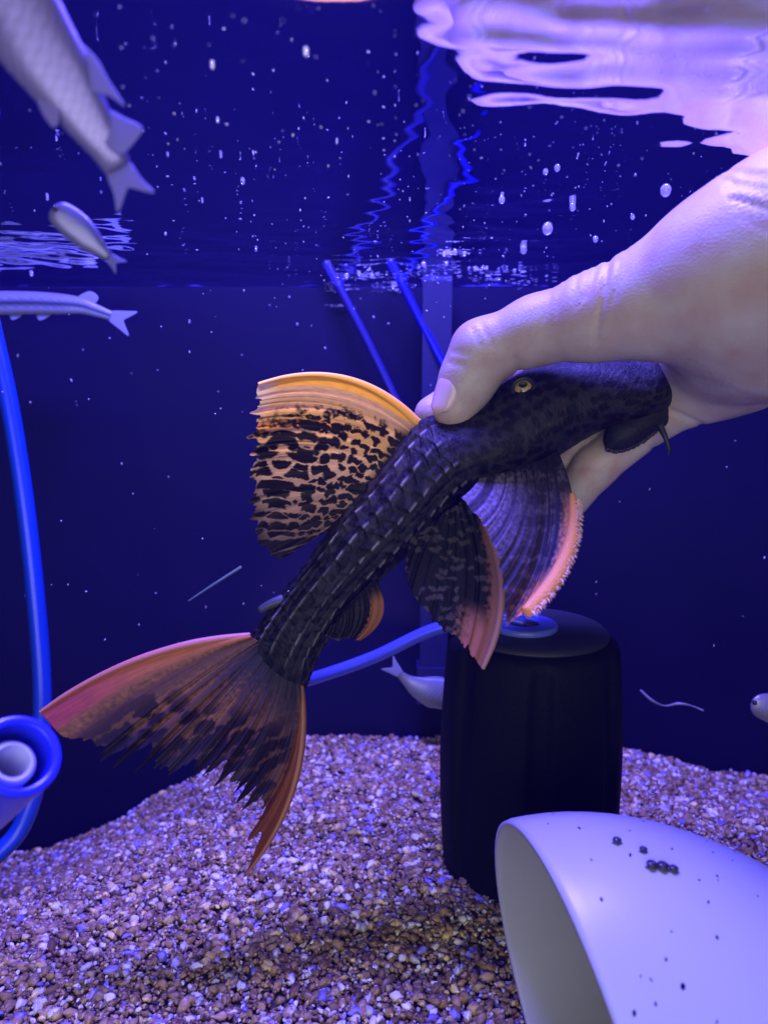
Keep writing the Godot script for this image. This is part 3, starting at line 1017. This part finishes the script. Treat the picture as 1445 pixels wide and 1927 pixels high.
	tag(o, "thick blue hose hanging down to the gravel beyond the tail fin", "hose")
	# open end of a blue sleeve with a ribbed pale tube inside it
	var mouth := P(38, 1420, 0.20)
	var ax := (turn * Vector3(0.62, 0.54, 0.50)).normalized()
	var u1 := ax.cross(Vector3.UP).normalized()
	var around := Basis(u1, ax, u1.cross(ax))
	var sleeve := thing("hose_end", mouth, "open bright blue hose end with a ribbed pale tube inside", "hose")
	part("sleeve", lathe(PackedVector2Array([Vector2(0.0090, -0.06), Vector2(0.0090, -0.001), Vector2(0.0093, 0.0), Vector2(0.0112, 0.0), Vector2(0.0116, -0.001), Vector2(0.0118, -0.06), Vector2(0.0090, -0.06)]), mouth, 56, around), mat(lin(0.02, 0.03, 0.80), 0.25), sleeve)
	var ribs := PackedVector2Array([Vector2(0.0005, -0.05), Vector2(0.0058, -0.05)])
	for k in 22:
		var y := -0.049 + k * 0.0022
		ribs.append_array(PackedVector2Array([Vector2(0.0056, y), Vector2(0.0064, y + 0.0004), Vector2(0.0064, y + 0.0013), Vector2(0.0056, y + 0.0017)]))
	ribs.append_array(PackedVector2Array([Vector2(0.0054, -0.0005), Vector2(0.0044, -0.0004), Vector2(0.0042, -0.02), Vector2(0.0005, -0.02)]))
	part("ribbed_tube", lathe(ribs, mouth - ax * 0.001 - turn * Vector3(0.0012, 0.0014, 0), 40, around), mat(lin(0.55, 0.56, 0.62), 0.3), sleeve)

func build_pipe() -> void:
	# white pipe bend lying in the gravel, its open end to the left
	var r := 0.070
	var c0 := P(1060, 1950, 0.25)
	var d1 := turn * Vector3(0.049, 0.009, -0.0070)
	var d2 := turn * Vector3(0.122, -0.078, 0.022)
	var pipe := thing("plastic_pipe", c0 - Vector3(0, r, 0), "wide white plastic pipe bend with dark specks, half sunk in the gravel", "pipe")
	var prof := PackedVector2Array([Vector2(r - 0.0032, 0.99), Vector2(r - 0.0032, 0.6), Vector2(r - 0.0032, 0.3), Vector2(r - 0.0032, 0.1), Vector2(r - 0.0032, 0.012), Vector2(r - 0.0026, 0.0), Vector2(r - 0.0005, 0.0), Vector2(r, 0.012)])
	for k in 30:
		prof.append(Vector2(r, 0.03 + 0.96 * k / 29.0))
	prof.append(Vector2(r - 0.0032, 0.99))
	var pv := PackedVector3Array()
	for p in prof:
		for j in 160:
			var f := pipe_frame(c0, d1, d2, p.y)
			pv.append(f.origin + f.basis * Vector3(cos(TAU * j / 160.0), 0, sin(TAU * j / 160.0)) * p.x)
	var white := mat(lin(0.42, 0.43, 0.45), 0.36)
	white.normal_enabled = true
	white.normal_texture = noise_texture(0.01, 3, 33, 256, true, 2.0)
	white.normal_scale = 0.15
	white.uv1_triplanar = true
	white.uv1_scale = Vector3.ONE * 10.0
	part("wall", commit(pv, grid_index(prof.size(), 160, true)), white, pipe)
	var st := SurfaceTool.new()
	st.begin(Mesh.PRIMITIVE_TRIANGLES)
	var s := SphereMesh.new()
	s.radius = 1.0
	s.height = 2.0
	s.radial_segments = 8
	s.rings = 4
	for k in 420:
		var a := rng.randf_range(0, TAU)
		var fr := pipe_frame(c0, d1, d2, rng.randf_range(0.04, 0.95))
		var n := fr.basis * Vector3(cos(a), 0, sin(a))
		var ax := fr.basis.y
		var size := rng.randf_range(0.0002, 0.0006) if rng.randf() < 0.85 else rng.randf_range(0.0006, 0.0010)
		var bb := Basis(ax.cross(n), n, ax).rotated(n, rng.randf_range(-0.5, 0.5) + 1.57)
		st.append_from(s, 0, Transform3D(bb.scaled_local(Vector3(size, 0.00012, size * rng.randf_range(1.2, 2.6))), fr.origin + n * r))
	part("dirt_specks", st.commit(), mat(lin(0.02, 0.018, 0.03), 0.6), pipe).set_meta("kind", "stuff")
	# dark snails on the crown of the pipe
	for q in [[1157, 1590, 0.0016], [1205, 1612, 0.0014], [1224, 1632, 0.0019], [1248, 1632, 0.0020], [1264, 1645, 0.0016]]:
		# meet the pipe's outside
		var best := 9.0
		var hit := Vector3.ZERO
		var n := Vector3.UP
		var ax := Vector3.RIGHT
		for i in 60:
			var fr := pipe_frame(c0, d1, d2, i / 60.0)
			for j in 120:
				var nn := fr.basis * Vector3(cos(TAU * j / 120.0), 0, sin(TAU * j / 120.0))
				var w := fr.origin + nn * r
				var e := (turn.inverse() * w)
				var miss := Vector2(722.5 + e.x / (-e.z * K) - q[0], 963.5 - e.y / (-e.z * K) - q[1]).length() * 0.001
				if nn.dot(w) < 0.0 and miss < best:
					best = miss
					hit = w
					n = nn
					ax = fr.basis.y
		var rad: float = q[2]
		var sn := thing("snail", hit, "tiny dark snail clinging to the top of the white pipe", "snail", "snails on the white pipe")
		var pts := PackedVector3Array()
		var rr := PackedFloat32Array()
		for i in 26:
			var a := i * 0.42
			var rho := rad * (1.0 - i / 30.0)
			pts.append(hit + n * rad * (0.55 + i * 0.018) + (ax * cos(a) + n.cross(ax) * sin(a)) * rho * 0.55)
			rr.append(rad * 0.62 * (1.0 - i / 30.0))
		part("shell", tube(pts, rr, 10), mat(lin(0.03, 0.025, 0.03), 0.3), sn)
		part("foot", tube(PackedVector3Array([hit - ax * rad * 0.9, hit + ax * rad * 0.2, hit + ax * rad * 1.2]), PackedFloat32Array([rad * 0.25, rad * 0.4, rad * 0.22]), 8, 8), mat(lin(0.06, 0.05, 0.05), 0.4), sn)

func pipe_frame(c0: Vector3, d1: Vector3, d2: Vector3, f: float) -> Transform3D:
	var o := c0 + d1 * (2.0 * f * (1.0 - f)) + d2 * (f * f)
	var ax := (d1 * (2.0 - 4.0 * f) + d2 * (2.0 * f)).normalized()
	var side := ax.cross(Vector3.UP).normalized()
	return Transform3D(Basis(side, ax, side.cross(ax)), o)

# ------------------------------------------------------------------ small fish
func small_fish(called: String, label: String, spine: PackedVector2Array, t0: float, t1: float, half: PackedFloat32Array, tail: float, fins: Array, stripe: bool, tint: Color) -> void:
	var mid := cr2(spine, 0.5)
	var o := thing(called, P(mid.x, mid.y, (t0 + t1) / 2.0), label, "fish")
	var nu := 70
	var nv := 40
	var v := PackedVector3Array()
	var cols := PackedColorArray()
	for i in nu:
		var u := float(i) / (nu - 1)
		var p := cr2(spine, u)
		var q := cr2(spine, u + 0.01) - cr2(spine, u - 0.01)
		var t := lerpf(t0, t1, u)
		var perp := Vector2(q.y, -q.x).normalized()
		if perp.y > 0.0:
			perp = -perp
		var hh := cr1(half, u) * (sqrt(maxf(0.001, 1.0 - pow(1.0 - u / 0.12, 2.0))) if u < 0.12 else 1.0)
		var c := P(p.x, p.y, t)
		var up := P(p.x + perp.x * hh, p.y + perp.y * hh, t) - c
		var near := -c.normalized()
		for j in nv:
			var a := TAU * j / nv
			v.append(c + up * sin(a) + near * (up.length() * 0.48 * cos(a)))
			var y := sin(a)
			var sc := 0.5 + 0.5 * sin(u * 150.0 + (1.0 if int(y * 9.0 + 20.0) & 1 else 0.0) * PI)
			var cc := tint * (0.78 + 0.3 * sc)
			if stripe:
				cc = cc.lerp(Color(0.03, 0.04, 0.05), 0.92 * exp(-pow((y - 0.0) / 0.26, 2.0)))
			cc = cc.lerp(tint * 0.45, smoothstep(0.5, 1.0, y) * 0.6)
			cols.append(Color(cc.r, cc.g, cc.b))
	part("body", commit(v, grid_index(nu, nv, true), cols), vmat(0.32, 0.35), o)
	var fm := mat(Color(tint.r * 0.8, tint.g * 0.8, tint.b, 1.0).linear_to_srgb(), 0.5)
	fm.backlight_enabled = true
	fm.backlight = Color(0.6, 0.6, 0.7)
	var e := cr2(spine, 1.0)
	var d := (cr2(spine, 1.0) - cr2(spine, 0.95)).normalized()
	var n := Vector2(d.y, -d.x)
	var hw := half[half.size() - 1]
	if tail > 0.0:
		var poly := PackedVector2Array([e - d * 4.0 + n * hw * 0.8, e + d * tail * 0.55 + n * tail * 0.40, e + d * tail + n * tail * 0.52, e + d * tail * 0.62 + n * tail * 0.06, e + d * tail * 0.62 - n * tail * 0.06, e + d * tail - n * tail * 0.52, e + d * tail * 0.55 - n * tail * 0.40, e - d * 4.0 - n * hw * 0.8])
		part("tail_fin", blob(poly, t1, 0.0003, null, 6), fm, o)
	for f in fins:
		part(f[0], blob(f[1], lerpf(t0, t1, f[2]) - f[3], 0.00035, null, 6), fm, o)
	var head := cr2(spine, 0.07)
	if half[0] > 0.0:
		var ep := P(head.x, head.y - half[0] * 0.2, t0)
		var er := half[0] * K * t0 * 0.30
		var sm := SphereMesh.new()
		sm.radius = er
		sm.height = er * 2.0
		var eye := part("eye", sm, mat(lin(0.02, 0.02, 0.02), 0.1), o)
		eye.position = ep - ep.normalized() * half[0] * K * t0 * 0.40 - o.position

func build_small_fish() -> void:
	var silver := Color(0.36, 0.39, 0.46)
	small_fish("silver_fish", "striped silver fish swimming just under the surface, near the blue hose",
		PackedVector2Array([Vector2(-150, 582), Vector2(-90, 576), Vector2(-20, 571), Vector2(50, 570), Vector2(110, 572), Vector2(150, 575), Vector2(180, 584), Vector2(208, 594)]), 0.52, 0.52,
		PackedFloat32Array([16, 22, 23, 22, 20, 16, 12, 9]), 46.0,
		[["pelvic_fin", PackedVector2Array([Vector2(70, 585), Vector2(100, 585), Vector2(92, 596), Vector2(74, 603)]), 0.5, 0.0], ["anal_fin", PackedVector2Array([Vector2(20, 586), Vector2(46, 586), Vector2(36, 598), Vector2(22, 602)]), 0.4, 0.0], ["dorsal_fin", PackedVector2Array([Vector2(140, 566), Vector2(172, 575), Vector2(186, 560), Vector2(168, 548)]), 0.8, 0.0]], true, silver)
	small_fish("silver_fish", "large pale lilac fish diving head-up close under the water surface",
		PackedVector2Array([Vector2(-150, -330), Vector2(-80, -190), Vector2(-10, -60), Vector2(50, 50), Vector2(110, 140), Vector2(160, 215), Vector2(200, 275), Vector2(222, 315)]), 0.150, 0.165,
		PackedFloat32Array([60, 78, 84, 80, 66, 48, 34, 26]), 75.0,
		[["pelvic_fin", PackedVector2Array([Vector2(55, 120), Vector2(110, 180), Vector2(112, 225), Vector2(100, 240), Vector2(76, 205), Vector2(62, 160)]), 0.6, 0.001], ["dorsal_fin", PackedVector2Array([Vector2(130, 70), Vector2(178, 105), Vector2(205, 150), Vector2(236, 200), Vector2(205, 180), Vector2(160, 160)]), 0.6, 0.001], ["anal_fin", PackedVector2Array([Vector2(190, 205), Vector2(235, 222), Vector2(268, 240), Vector2(258, 262), Vector2(228, 290), Vector2(196, 268)]), 0.8, 0.001]], false, Color(0.26, 0.22, 0.54))
	small_fish("silver_fish", "small pale fish hovering between the striped fish and the lilac fish",
		PackedVector2Array([Vector2(98, 392), Vector2(120, 408), Vector2(145, 428), Vector2(168, 450), Vector2(190, 470), Vector2(206, 484)]), 0.195, 0.20,
		PackedFloat32Array([18, 26, 28, 24, 15, 9]), 30.0, [["dorsal_fin", PackedVector2Array([Vector2(150, 410), Vector2(176, 430), Vector2(196, 455), Vector2(180, 455), Vector2(160, 440)]), 0.6, 0.0]], false, Color(0.20, 0.19, 0.40))
	small_fish("silver_fish", "dim grey fish half hidden behind the black filter",
		PackedVector2Array([Vector2(905, 1322), Vector2(880, 1316), Vector2(845, 1307), Vector2(812, 1302), Vector2(785, 1292), Vector2(766, 1280), Vector2(752, 1268)]), 0.49, 0.48,
		PackedFloat32Array([20, 29, 30, 28, 20, 11, 7]), 32.0, [["dorsal_fin", PackedVector2Array([Vector2(775, 1280), Vector2(800, 1274), Vector2(832, 1274), Vector2(830, 1284), Vector2(800, 1286)]), 0.5, 0.0], ["anal_fin", PackedVector2Array([Vector2(790, 1318), Vector2(812, 1325), Vector2(828, 1332), Vector2(805, 1331)]), 0.5, 0.0]], false, Color(0.30, 0.30, 0.34))
	small_fish("silver_fish", "grey fish nosing into view above the gravel, right of the filter",
		PackedVector2Array([Vector2(1412, 1324), Vector2(1440, 1330), Vector2(1480, 1338), Vector2(1530, 1340), Vector2(1580, 1338), Vector2(1610, 1336)]), 0.45, 0.45,
		PackedFloat32Array([16, 26, 32, 30, 18, 10]), 40.0, [], false, Color(0.34, 0.31, 0.33))

# ------------------------------------------------------------------ bubbles and drifting bits
func build_bubbles() -> void:
	var glass := mat(lin(0.85, 0.88, 1.0, 0.22), 0.05)
	glass.transparency = BaseMaterial3D.TRANSPARENCY_ALPHA
	var ball := SphereMesh.new()
	ball.radius = 1.0
	ball.height = 2.0
	ball.radial_segments = 20
	ball.rings = 10
	var big := [[457, 342, 9], [576, 100, 10], [400, 125, 8], [152, 238, 8], [90, 374, 6], [410, 228, 6], [416, 294, 6], [381, 379, 5], [1026, 323, 10], [1048, 316, 11], [944, 376, 12], [1077, 390, 12], [985, 470, 13], [1030, 430, 20], [1252, 358, 20], [1190, 408, 9], [1120, 450, 10], [797, 497, 9], [836, 478, 9], [856, 474, 10], [874, 478, 8], [840, 496, 7], [652, 520, 9], [676, 514, 8], [700, 518, 9], [740, 540, 8], [620, 548, 8], [662, 551, 7], [636, 582, 6], [894, 506, 6], [916, 504, 6], [938, 506, 5], [968, 510, 6], [60, 516, 7], [634, 268, 5], [316, 292, 5], [312, 440, 5], [482, 470, 5]]
	for q in big:
		var t := minf(surface_depth(q[0], q[1]) * 0.995, 0.57)
		var o := MeshInstance3D.new()
		o.name = numbered("bubble")
		o.mesh = ball
		o.material_override = glass
		add_child(o)
		var r: float = q[2] * K * t * 0.62
		o.position = P(q[0], q[1], t)
		o.scale = Vector3(r * 0.8, r, r * 0.8)
		var near_hand: bool = q[0] > 770 and q[1] < 520
		tag(o, "bright air bubble under the surface above the hand" if near_hand else ("clear air bubble by the hanging tubes at the surface" if q[0] > 600 and q[1] > 500 else "lone bright air bubble drifting in the dark blue water"), "bubble", "bubbles above the hand" if near_hand else ("bubbles by the tubes" if q[0] > 600 and q[1] > 500 else "lone drifting bubbles"))
	var mm := MultiMesh.new()
	mm.transform_format = MultiMesh.TRANSFORM_3D
	mm.mesh = ball
	var list: Array[Transform3D] = []
	for k in 1250:
		var x := rng.randf_range(0, 1445)
		var y := rng.randf_range(0, 1250)
		var wgt := 0.16
		wgt += 0.9 * exp(-pow((x - 720) / 330.0, 2.0) - pow((y - 430) / 150.0, 2.0))
		wgt += 0.7 * exp(-pow((x - 1000) / 260.0, 2.0) - pow((y - 380) / 110.0, 2.0))
		if y > 800:
			wgt = 0.10
		if rng.randf() > wgt:
			continue
		var far := minf(surface_depth(x, y) * 0.96, 0.57)
		var t := rng.randf_range(minf(0.31, far * 0.85), far)
		var r := rng.randf_range(0.00013, 0.00036) * (t / 0.35)
		list.append(Transform3D(Basis.from_euler(Vector3(rng.randf() * TAU, rng.randf() * TAU, 0)).scaled_local(Vector3(r, r * rng.randf_range(1.0, 2.6), r)), P(x, y, t)))
	mm.instance_count = list.size()
	for i in list.size():
		mm.set_instance_transform(i, list[i])
	var mi := MultiMeshInstance3D.new()
	mi.name = "drifting_particles"
	mi.multimesh = mm
	mi.material_override = mat(lin(0.5, 0.5, 0.55), 0.4)
	add_child(mi)
	tag(mi, "fine pale specks and micro bubbles drifting in the water", "particles")
	mi.set_meta("kind", "stuff")
	# small froth where the tubes break the surface
	var fm := MultiMesh.new()
	fm.transform_format = MultiMesh.TRANSFORM_3D
	fm.mesh = ball
	list.clear()
	for c in [[680, 520, 38, 9], [640, 545, 26, 6], [745, 545, 36, 10], [850, 478, 30, 7], [900, 505, 60, 6], [960, 530, 60, 18], [810, 520, 60, 14], [640, 575, 20, 4]]:
		for k in 34:
			var x: float = c[0] + rng.randfn() * c[2] * 0.6
			var y: float = c[1] + rng.randfn() * c[3] * 0.4
			var t := minf(surface_depth(x, y) * 0.985, 0.565)
			var r := rng.randf_range(0.00022, 0.0007)
			list.append(Transform3D(Basis.IDENTITY.scaled(Vector3(r * rng.randf_range(1.2, 3.6), r * 0.45, r)), P(x, y, t)))
	fm.instance_count = list.size()
	for i in list.size():
		fm.set_instance_transform(i, list[i])
	mi = MultiMeshInstance3D.new()
	mi.name = "froth"
	mi.multimesh = fm
	mi.material_override = glass
	add_child(mi)
	tag(mi, "thin froth of tiny bubbles along the water line", "froth")
	mi.set_meta("kind", "stuff")
	# drifting plant stem and a pale strand
	var o := part("plant_stem", tube(PackedVector3Array([P(355, 1131, 0.40), P(402, 1100, 0.40), P(454, 1067, 0.40)]), PackedFloat32Array([0.00035, 0.0007, 0.0008]), 8, 20), mat(lin(0.10, 0.16, 0.14), 0.6), self)
	tag(o, "thin grey-green stem drifting above the tail fin", "stem")
	o = part("strand", tube(PackedVector3Array([P(1205, 1299, 0.50), P(1226, 1318, 0.50), P(1250, 1328, 0.505), P(1276, 1324, 0.50), P(1300, 1328, 0.50), P(1322, 1337, 0.50)]), PackedFloat32Array([0.0007, 0.0009, 0.0003, 0.0009, 0.0003, 0.0006]), 8, 40), mat(lin(0.30, 0.28, 0.30), 0.6), self)
	tag(o, "thin pale strand drifting right of the filter", "strand")

func _ready() -> void:
	setup_view()
	build_lamp()
	build_setting()
	print("setting ", Time.get_ticks_msec())
	build_equipment()
	build_pipe()
	print("equipment ", Time.get_ticks_msec())
	build_catfish()
	print("catfish ", Time.get_ticks_msec())
	build_hand()
	print("hand ", Time.get_ticks_msec())
	build_small_fish()
	build_bubbles()
	print("done ", Time.get_ticks_msec())
